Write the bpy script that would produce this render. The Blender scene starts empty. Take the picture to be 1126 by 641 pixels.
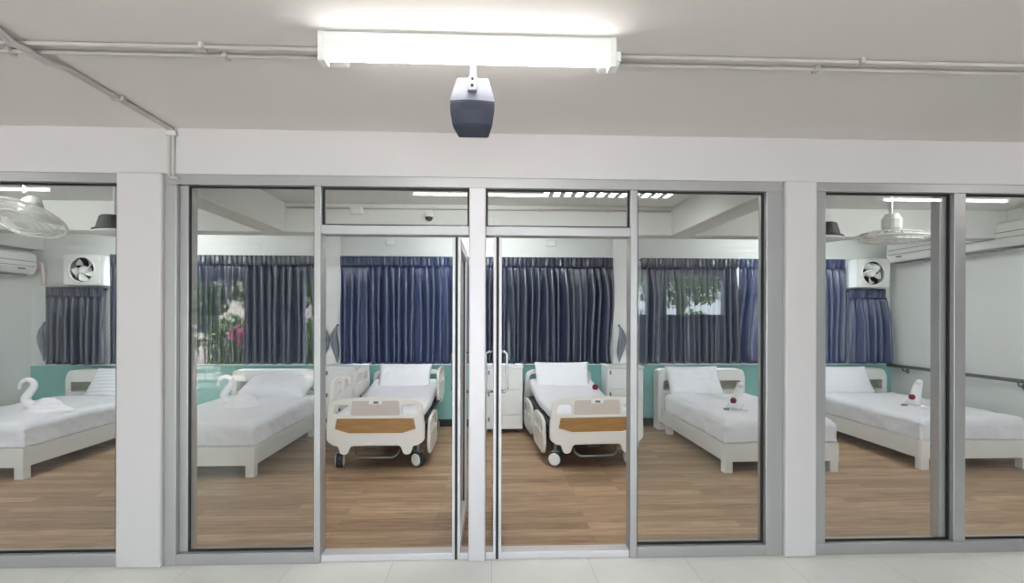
import bpy, bmesh, math, random
from mathutils import Vector, Matrix, noise
PI = math.pi
random.seed(7)
S = bpy.context.scene
COL = S.collection

# ------------------------------------------------------------------ camera, world, exposure
cd = bpy.data.cameras.new('camera')
cam = bpy.data.objects.new('camera', cd); COL.objects.link(cam)
cam.location = (0.0, -3.10, 1.50)
cam.rotation_mode = 'XYZ'
cd.sensor_width = 36.0
cd.lens = 36.0 * 554.0 / 1126.0
cd.shift_y = 27.55 / 1126.0
cd.clip_start = 0.05
cam.matrix_world = (Matrix.Translation((0, -3.10, 1.50)) @ Matrix.Rotation(math.radians(-2.26), 4, 'Z')
                    @ Matrix.Rotation(math.radians(90), 4, 'X') @ Matrix.Rotation(math.radians(0.14), 4, 'Z'))
S.camera = cam
w = bpy.data.worlds.new('sky'); S.world = w; w.use_nodes = True
bg = w.node_tree.nodes['Background']
bg.inputs[0].default_value = (0.80, 0.90, 1.0, 1)
bg.inputs[1].default_value = 3.5
sl = bpy.data.lights.new('sun', 'SUN'); sl.energy = 9.0; sl.angle = 0.02; sl.color = (1, .95, .86)
sun = bpy.data.objects.new('sun', sl); COL.objects.link(sun)
sun.rotation_euler = (math.radians(-38), math.radians(-22), 0)       # from the ward side, over the roof, onto the garden
S.view_settings.view_transform = 'Standard'
S.view_settings.look = 'None'
S.view_settings.gamma = 1.0
S.view_settings.use_curve_mapping = False
S.view_settings.exposure = 1.34
TUBE_HALL = 9.5
TUBE_WARD = 40.0

# ------------------------------------------------------------------ materials
def lin(c):
    return tuple(((v/255.0)/12.92 if v/255.0 <= .04045 else ((v/255.0+.055)/1.055)**2.4) for v in c)
MATS = {}
def mat(name, rgb, rough=.5, metal=0.0, spec=.5, noise_amt=0.0, noise_scale=8.0, bump=0.0, bump_scale=60.0, sheen=0.0, trans=0.0, coat=0.0):
    if name in MATS: return MATS[name]
    m = bpy.data.materials.new(name); m.use_nodes = True
    nt = m.node_tree; N = nt.nodes; L = nt.links
    b = N['Principled BSDF']
    c = lin(rgb)
    b.inputs['Base Color'].default_value = (*c, 1)
    b.inputs['Roughness'].default_value = rough
    b.inputs['Metallic'].default_value = metal
    b.inputs['Specular IOR Level'].default_value = spec
    b.inputs['Sheen Weight'].default_value = sheen
    b.inputs['Coat Weight'].default_value = coat
    tc = N.new('ShaderNodeTexCoord')
    if noise_amt > 0:
        nz = N.new('ShaderNodeTexNoise'); nz.inputs['Scale'].default_value = noise_scale; nz.inputs['Detail'].default_value = 4
        L.new(tc.outputs['Object'], nz.inputs['Vector'])
        mx = N.new('ShaderNodeMix'); mx.data_type = 'RGBA'
        mx.inputs['A'].default_value = (*[v*(1-noise_amt) for v in c], 1)
        mx.inputs['B'].default_value = (*[min(1, v*(1+noise_amt)) for v in c], 1)
        L.new(nz.outputs['Fac'], mx.inputs['Factor']); L.new(mx.outputs['Result'], b.inputs['Base Color'])
    if bump > 0:
        n2 = N.new('ShaderNodeTexNoise'); n2.inputs['Scale'].default_value = bump_scale; n2.inputs['Detail'].default_value = 3
        L.new(tc.outputs['Object'], n2.inputs['Vector'])
        bp = N.new('ShaderNodeBump'); bp.inputs['Strength'].default_value = bump; bp.inputs['Distance'].default_value = .01
        L.new(n2.outputs['Fac'], bp.inputs['Height']); L.new(bp.outputs['Normal'], b.inputs['Normal'])
    if trans > 0:
        out = N['Material Output']
        t = N.new('ShaderNodeBsdfTranslucent'); t.inputs[0].default_value = (*[min(1, v*2.2) for v in c], 1)
        ms = N.new('ShaderNodeMixShader'); ms.inputs[0].default_value = trans
        L.new(b.outputs[0], ms.inputs[1]); L.new(t.outputs[0], ms.inputs[2]); L.new(ms.outputs[0], out.inputs['Surface'])
    MATS[name] = m
    return m

def emit(name, rgb, strength):
    m = bpy.data.materials.new(name); m.use_nodes = True
    nt = m.node_tree; nt.nodes.clear()
    e = nt.nodes.new('ShaderNodeEmission'); o = nt.nodes.new('ShaderNodeOutputMaterial')
    e.inputs[0].default_value = (*rgb, 1); e.inputs[1].default_value = strength
    nt.links.new(e.outputs[0], o.inputs['Surface'])
    return m

def glass_mat(name, tint=(.965, .97, .967)):
    m = bpy.data.materials.new(name); m.use_nodes = True
    nt = m.node_tree; nt.nodes.clear(); N = nt.nodes; L = nt.links
    lw = N.new('ShaderNodeLayerWeight'); lw.inputs['Blend'].default_value = .5
    p5 = N.new('ShaderNodeMath'); p5.operation = 'POWER'; p5.inputs[1].default_value = 5
    ma = N.new('ShaderNodeMath'); ma.operation = 'MULTIPLY_ADD'; ma.inputs[1].default_value = .95; ma.inputs[2].default_value = .045
    L.new(lw.outputs['Facing'], p5.inputs[0]); L.new(p5.outputs[0], ma.inputs[0])
    t = N.new('ShaderNodeBsdfTransparent'); t.inputs[0].default_value = (*tint, 1)
    g = N.new('ShaderNodeBsdfGlossy'); g.inputs['Roughness'].default_value = 0.0
    mx = N.new('ShaderNodeMixShader'); o = N.new('ShaderNodeOutputMaterial')
    L.new(ma.outputs[0], mx.inputs[0]); L.new(t.outputs[0], mx.inputs[1]); L.new(g.outputs[0], mx.inputs[2])
    L.new(mx.outputs[0], o.inputs['Surface'])
    return m

def wood_floor():
    m = bpy.data.materials.new('wood_plank_vinyl'); m.use_nodes = True
    nt = m.node_tree; N = nt.nodes; L = nt.links; b = N['Principled BSDF']
    tc = N.new('ShaderNodeTexCoord')
    br = N.new('ShaderNodeTexBrick')
    br.offset = .37; br.inputs['Scale'].default_value = 1.0
    br.inputs['Brick Width'].default_value = 1.1; br.inputs['Row Height'].default_value = .11
    br.inputs['Mortar Size'].default_value = .0012; br.inputs['Bias'].default_value = 0
    br.inputs['Color1'].default_value = (*lin((190, 160, 130)), 1)
    br.inputs['Color2'].default_value = (*lin((154, 126, 101)), 1)
    br.inputs['Mortar'].default_value = (*lin((120, 90, 68)), 1)
    L.new(tc.outputs['Object'], br.inputs['Vector'])
    mp = N.new('ShaderNodeMapping'); mp.inputs['Scale'].default_value = (1.3, 14, 1)
    L.new(tc.outputs['Object'], mp.inputs['Vector'])
    nz = N.new('ShaderNodeTexNoise'); nz.inputs['Scale'].default_value = 2.2; nz.inputs['Detail'].default_value = 6; nz.inputs['Roughness'].default_value = .65
    L.new(mp.outputs[0], nz.inputs['Vector'])
    cr = N.new('ShaderNodeValToRGB')
    cr.color_ramp.elements[0].position = .3; cr.color_ramp.elements[0].color = (.60, .57, .54, 1)
    cr.color_ramp.elements[1].position = .7; cr.color_ramp.elements[1].color = (1.15, 1.15, 1.15, 1)
    L.new(nz.outputs['Fac'], cr.inputs[0])
    mx = N.new('ShaderNodeMix'); mx.data_type = 'RGBA'; mx.blend_type = 'MULTIPLY'; mx.inputs['Factor'].default_value = 1
    L.new(br.outputs['Color'], mx.inputs['A']); L.new(cr.outputs[0], mx.inputs['B'])
    L.new(mx.outputs['Result'], b.inputs['Base Color'])
    b.inputs['Roughness'].default_value = .5; b.inputs['Specular IOR Level'].default_value = .3
    return m

def tile_floor():
    m = bpy.data.materials.new('polished_floor_tile'); m.use_nodes = True
    nt = m.node_tree; N = nt.nodes; L = nt.links; b = N['Principled BSDF']
    tc = N.new('ShaderNodeTexCoord')
    br = N.new('ShaderNodeTexBrick'); br.offset = 0; br.squash = 1
    br.inputs['Scale'].default_value = 1.0; br.inputs['Brick Width'].default_value = .6; br.inputs['Row Height'].default_value = .6
    br.inputs['Mortar Size'].default_value = .002
    br.inputs['Color1'].default_value = (*lin((244, 243, 237)), 1); br.inputs['Color2'].default_value = (*lin((242, 241, 234)), 1)
    br.inputs['Mortar'].default_value = (*lin((216, 215, 207)), 1)
    L.new(tc.outputs['Object'], br.inputs['Vector'])
    nz = N.new('ShaderNodeTexNoise'); nz.inputs['Scale'].default_value = 3; nz.inputs['Detail'].default_value = 5
    L.new(tc.outputs['Object'], nz.inputs['Vector'])
    cr = N.new('ShaderNodeValToRGB')
    cr.color_ramp.elements[0].color = (.93, .93, .93, 1); cr.color_ramp.elements[1].color = (1.03, 1.03, 1.03, 1)
    L.new(nz.outputs['Fac'], cr.inputs[0])
    mx = N.new('ShaderNodeMix'); mx.data_type = 'RGBA'; mx.blend_type = 'MULTIPLY'; mx.inputs['Factor'].default_value = 1
    L.new(br.outputs['Color'], mx.inputs['A']); L.new(cr.outputs[0], mx.inputs['B'])
    L.new(mx.outputs['Result'], b.inputs['Base Color'])
    b.inputs['Roughness'].default_value = .16
    return m

def wood_panel():
    m = bpy.data.materials.new('amber_wood_panel'); m.use_nodes = True
    nt = m.node_tree; N = nt.nodes; L = nt.links; b = N['Principled BSDF']
    tc = N.new('ShaderNodeTexCoord'); mp = N.new('ShaderNodeMapping'); mp.inputs['Scale'].default_value = (2, 1, 26)
    nz = N.new('ShaderNodeTexNoise'); nz.inputs['Scale'].default_value = 2; nz.inputs['Detail'].default_value = 5
    L.new(tc.outputs['Object'], mp.inputs[0]); L.new(mp.outputs[0], nz.inputs['Vector'])
    cr = N.new('ShaderNodeValToRGB')
    cr.color_ramp.elements[0].position = .3; cr.color_ramp.elements[0].color = (*lin((148, 106, 56)), 1)
    cr.color_ramp.elements[1].position = .7; cr.color_ramp.elements[1].color = (*lin((172, 128, 74)), 1)
    L.new(nz.outputs['Fac'], cr.inputs[0]); L.new(cr.outputs[0], b.inputs['Base Color'])
    b.inputs['Roughness'].default_value = .45
    return m

def stripe_fabric():
    m = bpy.data.materials.new('striped_pillow_satin'); m.use_nodes = True
    nt = m.node_tree; N = nt.nodes; L = nt.links; b = N['Principled BSDF']
    tc = N.new('ShaderNodeTexCoord'); wv = N.new('ShaderNodeTexWave'); wv.bands_direction = 'Y'
    wv.inputs['Scale'].default_value = 6.5
    L.new(tc.outputs['Object'], wv.inputs['Vector'])
    cr = N.new('ShaderNodeValToRGB')
    cr.color_ramp.elements[0].position = .35; cr.color_ramp.elements[0].color = (*lin((222, 223, 228)), 1)
    cr.color_ramp.elements[1].position = .65; cr.color_ramp.elements[1].color = (*lin((240, 240, 243)), 1)
    L.new(wv.outputs['Fac'], cr.inputs[0]); L.new(cr.outputs[0], b.inputs['Base Color'])
    b.inputs['Roughness'].default_value = .6
    return m

M_hallwall = mat('hall_wall_paint', (208, 203, 202), .7, noise_amt=.025, noise_scale=2.5)
M_hallceil = mat('hall_ceiling_paint', (222, 216, 212), .8, noise_amt=.03, noise_scale=1.5)
M_wardwall = mat('ward_wall_paint', (222, 224, 221), .7, noise_amt=.02, noise_scale=2)
M_wardceil = mat('ward_ceiling_paint', (224, 226, 224), .8, noise_amt=.03, noise_scale=1.5)
M_teal = mat('teal_dado_paint', (142, 196, 190), .6, noise_amt=.04, noise_scale=3)
M_base = mat('dark_baseboard', (38, 42, 44), .5)
M_alu = mat('silver_aluminium', (178, 177, 176), .38, metal=.5, noise_amt=.04, noise_scale=5)
M_alu2 = mat('pale_aluminium', (212, 208, 210), .45, metal=.25, noise_amt=.03, noise_scale=5)
M_gasket = mat('black_gasket', (24, 25, 25), .6)
M_steel = mat('brushed_steel', (205, 206, 208), .25, metal=.9)
M_glass = glass_mat('clear_glass')
M_floor = wood_floor(); M_tile = tile_floor()
M_bedwood = mat('white_painted_wood', (232, 231, 227), .45, noise_amt=.02, noise_scale=4)
M_niche = mat('headboard_niche', (206, 204, 186), .6)
M_linen = mat('white_linen', (238, 238, 243), .75, sheen=.2, bump=.35, bump_scale=14)
M_cover = mat('white_bedspread_cotton', (236, 236, 242), .8, sheen=.2, bump=.5, bump_scale=22)
M_towel = mat('white_towel_terry', (245, 242, 246), .9, sheen=.3, bump=.5, bump_scale=220)
M_stripe = stripe_fabric()
M_curtain = mat('navy_satin_curtain', (44, 57, 98), .30, spec=1.0, sheen=.1, noise_amt=.12, noise_scale=5, trans=.05)
M_curtdk = mat('slate_satin_curtain', (36, 42, 66), .30, spec=1.0, sheen=.1, noise_amt=.12, noise_scale=5, trans=.05)
M_curtgr = mat('grey_satin_curtain', (58, 62, 78), .34, spec=.9, sheen=.1, noise_amt=.12, noise_scale=5, trans=.05)
M_plast = mat('ivory_bed_plastic', (228, 224, 217), .4, noise_amt=.015)
M_field = mat('beige_inner_plastic', (204, 192, 184), .45)
M_plastw = mat('white_plastic', (232, 233, 230), .42)
M_wood = wood_panel()
M_dark = mat('dark_grey_steel', (62, 64, 68), .45, metal=.3)
M_rubber = mat('dark_rubber', (48, 48, 50), .7)
M_cab = mat('white_laminate_cabinet', (232, 233, 232), .4)
M_handle = mat('grey_pull', (120, 122, 122), .4, metal=.4)
M_black = mat('black_plastic', (26, 28, 30), .5)
M_spkl = mat('light_grey_speaker_shell', (122, 124, 138), .5)
M_spkd = mat('slate_speaker_grille', (54, 58, 76), .6)
M_pvc = mat('painted_conduit', (196, 190, 186), .6)
M_red = mat('dark_red_petals', (122, 14, 40), .6)
M_copper = mat('pinkish_pipe_wrap', (226, 204, 198), .7)
M_tie = mat('pale_grey_satin', (126, 130, 142), .45, sheen=.3)
M_rail = mat('dark_grey_handrail', (96, 98, 98), .45)
M_leaf = mat('green_leaves', (92, 128, 60), .6, noise_amt=.35, noise_scale=9, trans=.2)
M_bark = mat('grey_bark', (128, 116, 104), .9, noise_amt=.3, noise_scale=12)
M_pink = mat('pink_blossom', (206, 110, 142), .7, noise_amt=.2)
M_pave = mat('pinkish_paving', (208, 198, 192), .8, noise_amt=.08, noise_scale=2)
M_house = mat('pale_house_render', (225, 220, 214), .8)
M_tubeoff = mat('unlit_tube', (236, 236, 232), .35)
M_hallback = mat('hall_far_wall_paint', (176, 186, 200), .7, noise_amt=.03)
E_hall = emit('fluorescent_glow', (1.0, .985, .965), TUBE_HALL)
E_ward = emit('ward_fluorescent_glow', (.97, 1.0, .99), TUBE_WARD)

# ------------------------------------------------------------------ geometry helpers
class MB:
    def __init__(s): s.bm = bmesh.new()
    def box(s, x0, x1, y0, y1, z0, z1):
        v = [s.bm.verts.new(p) for p in ((x0,y0,z0),(x1,y0,z0),(x1,y1,z0),(x0,y1,z0),(x0,y0,z1),(x1,y0,z1),(x1,y1,z1),(x0,y1,z1))]
        for f in ((0,3,2,1),(4,5,6,7),(0,1,5,4),(1,2,6,5),(2,3,7,6),(3,0,4,7)): s.bm.faces.new([v[i] for i in f])
        return s
    def tube(s, pts, r, n=10, cap=True, closed=False):
        pts = [Vector(p) for p in pts]; k = len(pts)
        rs = r if isinstance(r, (list, tuple)) else [r]*k
        rings = []; ref = None
        for i, p in enumerate(pts):
            if closed: d = pts[(i+1) % k] - pts[i-1]
            else: d = pts[min(i+1, k-1)] - pts[max(i-1, 0)]
            d.normalize()
            if ref is None:
                ref = Vector((0,0,1)) if abs(d.z) < .9 else Vector((1,0,0))
            a = d.cross(ref)
            if a.length < 1e-4: a = d.cross(Vector((0,1,0)))
            a.normalize(); b = a.cross(d).normalized(); ref = b
            rings.append([s.bm.verts.new(p + (a*math.cos(2*PI*j/n) + b*math.sin(2*PI*j/n))*rs[i]) for j in range(n)])
        for i in range(k if closed else k-1):
            A, B = rings[i], rings[(i+1) % k]
            for j in range(n): s.bm.faces.new((A[j], A[(j+1)%n], B[(j+1)%n], B[j]))
        if cap and not closed:
            s.bm.faces.new(rings[0][::-1]); s.bm.faces.new(rings[-1])
        return s
    def lathe(s, prof, c=(0,0,0), axis='Z', n=24):
        c = Vector(c); rings = []
        for r, h in prof:
            ring = []
            for j in range(n):
                a = 2*PI*j/n; u, v = r*math.cos(a), r*math.sin(a)
                p = {'Z': (u, v, h), 'Y': (u, h, v), 'X': (h, u, v)}[axis]
                ring.append(s.bm.verts.new(c + Vector(p)))
            rings.append(ring)
        for A, B in zip(rings, rings[1:]):
            for j in range(n): s.bm.faces.new((A[j], A[(j+1)%n], B[(j+1)%n], B[j]))
        s.bm.faces.new(rings[0][::-1]); s.bm.faces.new(rings[-1])
        return s
    def loft(s, loops, cap=True):
        R = [[s.bm.verts.new(p) for p in lp] for lp in loops]; n = len(R[0])
        for A, B in zip(R, R[1:]):
            for j in range(n): s.bm.faces.new((A[j], A[(j+1)%n], B[(j+1)%n], B[j]))
        if cap: s.bm.faces.new(R[0][::-1]); s.bm.faces.new(R[-1])
        return s
    def grid(s, fn, nu, nv):
        V = [[s.bm.verts.new(fn(i/nu, j/nv)) for j in range(nv+1)] for i in range(nu+1)]
        for i in range(nu):
            for j in range(nv): s.bm.faces.new((V[i][j], V[i+1][j], V[i+1][j+1], V[i][j+1]))
        return s
    def soft(s, hx, hy, hz, r, c=(0,0,0), cuts=10, amp=0.0, freq=4.0, seed=0.0):
        """rounded box with soft irregular faces"""
        b2 = bmesh.new(); bmesh.ops.create_cube(b2, size=2.0)
        bmesh.ops.subdivide_edges(b2, edges=b2.edges[:], cuts=cuts, use_grid_fill=True)
        H = Vector((hx, hy, hz)); In = Vector((max(hx-r, 0), max(hy-r, 0), max(hz-r, 0)))
        mp = {}
        for v in b2.verts:
            p = Vector((v.co.x*hx, v.co.y*hy, v.co.z*hz))
            q = Vector([max(-In[k], min(In[k], p[k])) for k in range(3)])
            d = p - q
            if d.length > 1e-6: p = q + d.normalized()*r
            nrm = d.normalized() if d.length > 1e-6 else Vector((0,0,1))
            if amp: p = p + nrm*amp*noise.noise(p*freq + Vector((seed, seed, seed)))
            mp[v] = s.bm.verts.new(p + Vector(c))
        for f in b2.faces: s.bm.faces.new([mp[v] for v in f.verts])
        b2.free(); return s
    def xform(s, M):
        bmesh.ops.transform(s.bm, matrix=M, verts=s.bm.verts[:]); return s
    def build(s, name, m, parent=None, smooth=False, bevel=0.0, solid=0.0, sub=0, loc=None):
        me = bpy.data.meshes.new(name)
        bmesh.ops.recalc_face_normals(s.bm, faces=s.bm.faces[:])
        if smooth:
            for f in s.bm.faces: f.smooth = True
        s.bm.to_mesh(me); s.bm.free()
        me.materials.append(m)
        o = bpy.data.objects.new(name, me); COL.objects.link(o)
        if parent: o.parent = parent
        if loc: o.location = loc
        if solid:
            md = o.modifiers.new('thick', 'SOLIDIFY'); md.thickness = solid; md.offset = 0
        if bevel:
            md = o.modifiers.new('edge', 'BEVEL'); md.width = bevel; md.segments = 2; md.limit_method = 'ANGLE'
        if sub:
            md = o.modifiers.new('sub', 'SUBSURF'); md.levels = sub; md.render_levels = sub
        return o

def rounded(pts, rad, seg=5):
    """2-D polygon with rounded corners; rad is one radius or one per corner"""
    n = len(pts); out = []
    for i in range(n):
        r = rad[i] if isinstance(rad, (list, tuple)) else rad
        p = Vector(pts[i]); a = Vector(pts[i-1]); b = Vector(pts[(i+1) % n])
        if r <= 0: out.append(tuple(p)); continue
        da, db = (a-p), (b-p); r2 = min(r, da.length*.49, db.length*.49)
        s = p + da.normalized()*r2; e = p + db.normalized()*r2
        for k in range(seg+1):
            t = k/seg
            out.append(tuple(s*(1-t)**2 + p*2*t*(1-t) + e*t*t))
    return out

def plate(name, loops, thick, m, parent=None, bevel=.004, plane='XZ', loc=(0,0,0), smooth=False):
    """flat plate (outer outline plus holes) with real thickness and softened edges; centred on its plane"""
    cu = bpy.data.curves.new(name+'_outline', 'CURVE'); cu.dimensions = '2D'; cu.fill_mode = 'BOTH'
    for lp in loops:
        sp = cu.splines.new('POLY'); sp.points.add(len(lp)-1); sp.use_cyclic_u = True
        for q, p in zip(sp.points, lp): q.co = (p[0], p[1], 0, 1)
    cu.extrude = max(thick/2 - bevel, .0005); cu.bevel_depth = bevel; cu.bevel_resolution = 1; cu.offset = -bevel
    t = bpy.data.objects.new('tmp', cu); COL.objects.link(t)
    dg = bpy.context.evaluated_depsgraph_get()
    me = bpy.data.meshes.new_from_object(t.evaluated_get(dg))
    COL.objects.unlink(t); bpy.data.objects.remove(t); bpy.data.curves.remove(cu)
    me.name = name
    if plane == 'XZ': me.transform(Matrix.Rotation(PI/2, 4, 'X'))
    elif plane == 'YZ': me.transform(Matrix.Rotation(PI/2, 4, 'Z') @ Matrix.Rotation(PI/2, 4, 'X'))
    me.materials.clear(); me.materials.append(m)
    for p in me.polygons: p.use_smooth = False; p.material_index = 0
    o = bpy.data.objects.new(name, me); COL.objects.link(o)
    if parent: o.parent = parent
    o.location = loc
    return o

def tag(o, label=None, cat=None, group=None, kind=None):
    if label: o['label'] = label
    if cat: o['category'] = cat
    if group: o['group'] = group
    if kind: o['kind'] = kind
    return o
def thing(name, label, cat, loc=(0,0,0), rotz=0.0, group=None, kind=None):
    o = bpy.data.objects.new(name, None); COL.objects.link(o)
    o.location = loc; o.rotation_euler = (0, 0, rotz); o.empty_display_size = .1
    return tag(o, label, cat, group, kind)
def dup(root, label, loc=None, rotz=None, group=None):
    kids = {}
    for o in COL.objects:
        if o.parent: kids.setdefault(o.parent, []).append(o)
    def cp(o, par):
        c = o.copy(); COL.objects.link(c)
        if par is not None: c.parent = par
        for k in kids.get(o, []): cp(k, c)
        return c
    r = cp(root, None); r['label'] = label
    if loc: r.location = loc
    if rotz is not None: r.rotation_euler = (0, 0, rotz)
    if group: r['group'] = group
    return r
def struct(name, mb, m, parent=None, **k):
    o = mb.build(name, m, parent, **k)
    if parent is None: o['kind'] = 'structure'
    return o

# ------------------------------------------------------------------ main dimensions
ZH = 2.353          # underside of header and beams
ZC = 2.625          # hall ceiling
ZW = 2.65           # ward ceiling
XL, XR = -6.08, 5.62
YB = 3.80
HXL, HXR, HYB = -8.6, 8.6, -7.5
PL = (-2.228, -1.965)
PR = (1.829, 2.032)

# ------------------------------------------------------------------ setting
tag(struct('floor', MB().box(HXL, HXR, HYB, .05, -.12, 0), M_tile), 'glossy pale grey tiled floor of the hall in front of the glass')
tag(struct('floor', MB().box(XL, XR, .05, YB, -.12, 0), M_floor), 'brown wood plank floor of the ward behind the glass')
tag(struct('ceiling', MB().box(HXL, HXR, HYB, .02, ZC, ZC+.2), M_hallceil), 'off-white ceiling of the hall above the glass wall')
tag(struct('ceiling', MB().box(XL-.1, XR+.1, .02, YB+.1, ZW, ZW+.2), M_wardceil), 'pale grey ceiling of the ward behind the glass')
tag(struct('wall_front', MB().box(HXL, HXR, 0.0, .16, ZH, ZC+.2), M_hallwall), 'white header wall above the glass partition')
b = MB()
b.box(HXL, -5.6, 0.0, .16, 0, ZH); b.box(5.6, HXR, 0.0, .16, 0, ZH)
struct('wall_front', b, M_hallwall)
for nm, (a, c), lb in (('trim_1', PL, 'white square pillar left of the central glass doors'), ('trim_2', PR, 'white round-edged pillar right of the central glass doors')):
    tag(struct(nm, MB().box(a, c, -.028, .16, 0, ZH+.001), M_hallwall, bevel=.012), lb)
struct('wall_left', MB().box(XL-.1, XL, .1, YB, 0, ZW), M_wardwall)
struct('wall_right', MB().box(XR, XR+.1, .1, YB, 0, ZW), M_wardwall)
# back wall with three window openings
WIN = [(-5.0, -2.45, 'window_4'), (-1.95, 1.55, 'window_5'), (2.10, 4.85, 'window_6')]
b = MB(); z0, z1 = .84, 2.25
b.box(XL-.1, XR+.1, YB, YB+.12, 0, z0); b.box(XL-.1, XR+.1, YB, YB+.12, z1, ZW)
xs = [XL-.1] + [v for a, c, _ in WIN for v in (a, c)] + [XR+.1]
for i in range(0, len(xs), 2): b.box(xs[i], xs[i+1], YB, YB+.12, z0, z1)
struct('wall_back', b, M_wardwall)
for a, c, nm in WIN:
    r = thing(nm, None, None, ((a+c)/2, YB+.06, z0), kind='structure'); W = (c-a)/2
    b = MB(); b.box(-W, W, -.03, .03, 0, .05); b.box(-W, W, -.03, .03, z1-z0-.05, z1-z0)
    n = 4
    for k in range(n+1):
        x = -W + (2*W-.05)*k/n; b.box(x, x+.05, -.03, .03, .05, z1-z0-.05)
    b.box(-W+.05, W-.05, -.02, .02, .95, .99)
    b.build('window_frame', M_alu, r)
    MB().box(-W+.03, W-.03, -.003, .003, .03, z1-z0-.03).build('glass_pane', M_glass, r)
tag(struct('trim_3', MB().box(XL, XR, YB-.012, YB, .10, .838), M_teal), 'teal painted lower wall under the curtains')
struct('trim_4', MB().box(XL, XR, YB-.03, YB, .838, .852), M_plastw, bevel=.004)
struct('baseboard_back', MB().box(XL, XR, YB-.02, YB, 0, .10), M_base, bevel=.003)
for nm, a, c in (('trim_5', -2.31, -2.035), ('trim_6', 1.655, 1.99)):
    struct(nm, MB().box(a, c, YB-.055, YB, 0, ZW), M_plastw, bevel=.01)
# beams of the ward ceiling
struct('trim_7', MB().box(-2.34, -2.10, .16, 2.10, ZH, ZW), M_wardwall, bevel=.006)
struct('trim_8', MB().box(1.88, 2.12, .16, 2.10, ZH, ZW), M_wardwall, bevel=.006)
struct('trim_9', MB().box(XL, XR, 2.10, 2.34, ZH, ZW), M_wardwall, bevel=.006)
struct('trim_10', MB().box(XL, XL+.16, .16, 2.10, ZH, ZW).box(XL, XL+.16, 2.34, YB, ZH, ZW), M_wardwall, bevel=.006)
struct('trim_11', MB().box(XR-.10, XR, .16, 2.10, 2.52, ZW).box(XR-.10, XR, 2.34, YB, 2.52, ZW), M_wardwall, bevel=.006)
# the hall behind the camera
b = MB(); Y0, Y1 = HYB-.15, HYB
b.box(HXL, -7.0, Y0, Y1, 0, ZC); b.box(-7.0, -3.2, Y0, Y1, 2.22, ZC); b.box(-3.2, -2.75, Y0, Y1, 0, ZC); b.box(-2.75, 2.5, Y0, Y1, 2.42, ZC); b.box(2.5, 3.0, Y0, Y1, 0, ZC)  # wide middle opening added to let more daylight into the hall
b.box(3.0, 5.0, Y0, Y1, 0, 1.55); b.box(3.0, 5.0, Y0, Y1, 2.36, ZC); b.box(5.0, HXR, Y0, Y1, 0, ZC)
b.box(3.32, 3.75, Y0, Y1, 1.55, 2.36); b.box(-5.15, -3.95, Y0, Y1, 0, 2.22)
struct('wall_hall_back', b, M_hallback)
struct('wall_hall_left', MB().box(HXL-.1, HXL, HYB, 0, 0, ZC), M_hallwall)
struct('wall_hall_right', MB().box(HXR, HXR+.1, HYB, 0, 0, ZC), M_hallwall)
struct('added_sun_slab', MB().box(XL-.1, XR+.1, YB+.1, YB+3.2, ZW, ZW+.15), M_wardceil)      # unseen slab added outside the ward windows to keep the sun out
struct('ground', MB().box(-30, 30, -32, HYB-.15, -.3, -.12), M_pave)

# ------------------------------------------------------------------ glazed aluminium partition
def gasket(mb, x0, x1, z0, z1, y, t=.012, d=.012):
    mb.box(x0, x1, y-d, y, z1-t, z1); mb.box(x0, x1, y-d, y, z0, z0+t)
    mb.box(x0, x0+t, y-d, y, z0+t, z1-t); mb.box(x1-t, x1, y-d, y, z0+t, z1-t)
def pane(parent, x0, x1, z0, z1, y=.045, nm='glass_pane'):
    MB().box(x0-.008, x1+.008, y, y+.006, z0-.008, z1+.008).build(nm, M_glass, parent)
    g = MB(); gasket(g, x0, x1, z0, z1, y); g.build('gasket', M_gasket, parent)
FD = .10
# outer left bay
r = thing('window_1', 'wide glass panel left of the left pillar', None, (-3.9, 0, 0), kind='structure'); ox = -3.9
b = MB(); a, c = -5.6, PL[0]
b.box(a-ox, c-ox, 0, FD, 2.295, ZH); b.box(a-ox, c-ox, 0, FD, 0, .075)
b.box(a-ox, a+.06-ox, 0, FD, .075, 2.295); b.box(c-.03-ox, c-ox, .03, FD, .075, 2.295); b.box(-4.42-ox, -4.34-ox, 0, FD, .075, 2.295)
b.build('frame', M_alu, r, bevel=.004)
pane(r, -5.54-ox, -4.42-ox, .075, 2.295); pane(r, -4.34-ox, c-.03-ox, .075, 2.295)
# centre bay
r = thing('window_2', 'central aluminium glass partition with two fixed panels and two transoms', None, (0, 0, 0), kind='structure')
b = MB()
b.box(PL[1], PR[0], 0, FD, 2.29, ZH)                                  # head
b.box(PL[1], -1.895, 0, FD, 0, 2.29); b.box(1.722, PR[0], 0, FD, 0, 2.29)     # jambs
b.box(-1.895, -1.842, .035, FD+.03, .065, 2.29)                       # inner stop, left jamb
b.box(-1.080, -1.040, 0, FD, 0, 2.29); b.box(.860, .904, 0, FD, 0, 2.29)      # intermediate posts
b.box(-1.895, -1.080, 0, FD, 0, .068); b.box(.904, 1.722, 0, FD, 0, .068)     # sills
b.box(-1.040, -.142, 0, FD, 1.998, 2.054); b.box(-.040, .860, 0, FD, 1.998, 2.054)   # transom bars
b.build('frame', M_alu, r, bevel=.004)
tag(MB().box(-.142, -.040, -.012, FD, .0, 2.29).build('mullion', M_alu2, r, bevel=.006), 'pale central mullion')
MB().box(-1.040, -.142, .01, FD, 0, .045).box(-.040, .860, .01, FD, 0, .045).build('threshold', M_alu2, r, bevel=.006)
pane(r, -1.842, -1.080, .068, 2.29); pane(r, .904, 1.722, .068, 2.29)
pane(r, -1.040, -.142, 2.054, 2.29, nm='transom_pane'); pane(r, -.040, .860, 2.054, 2.29, nm='transom_pane')
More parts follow.
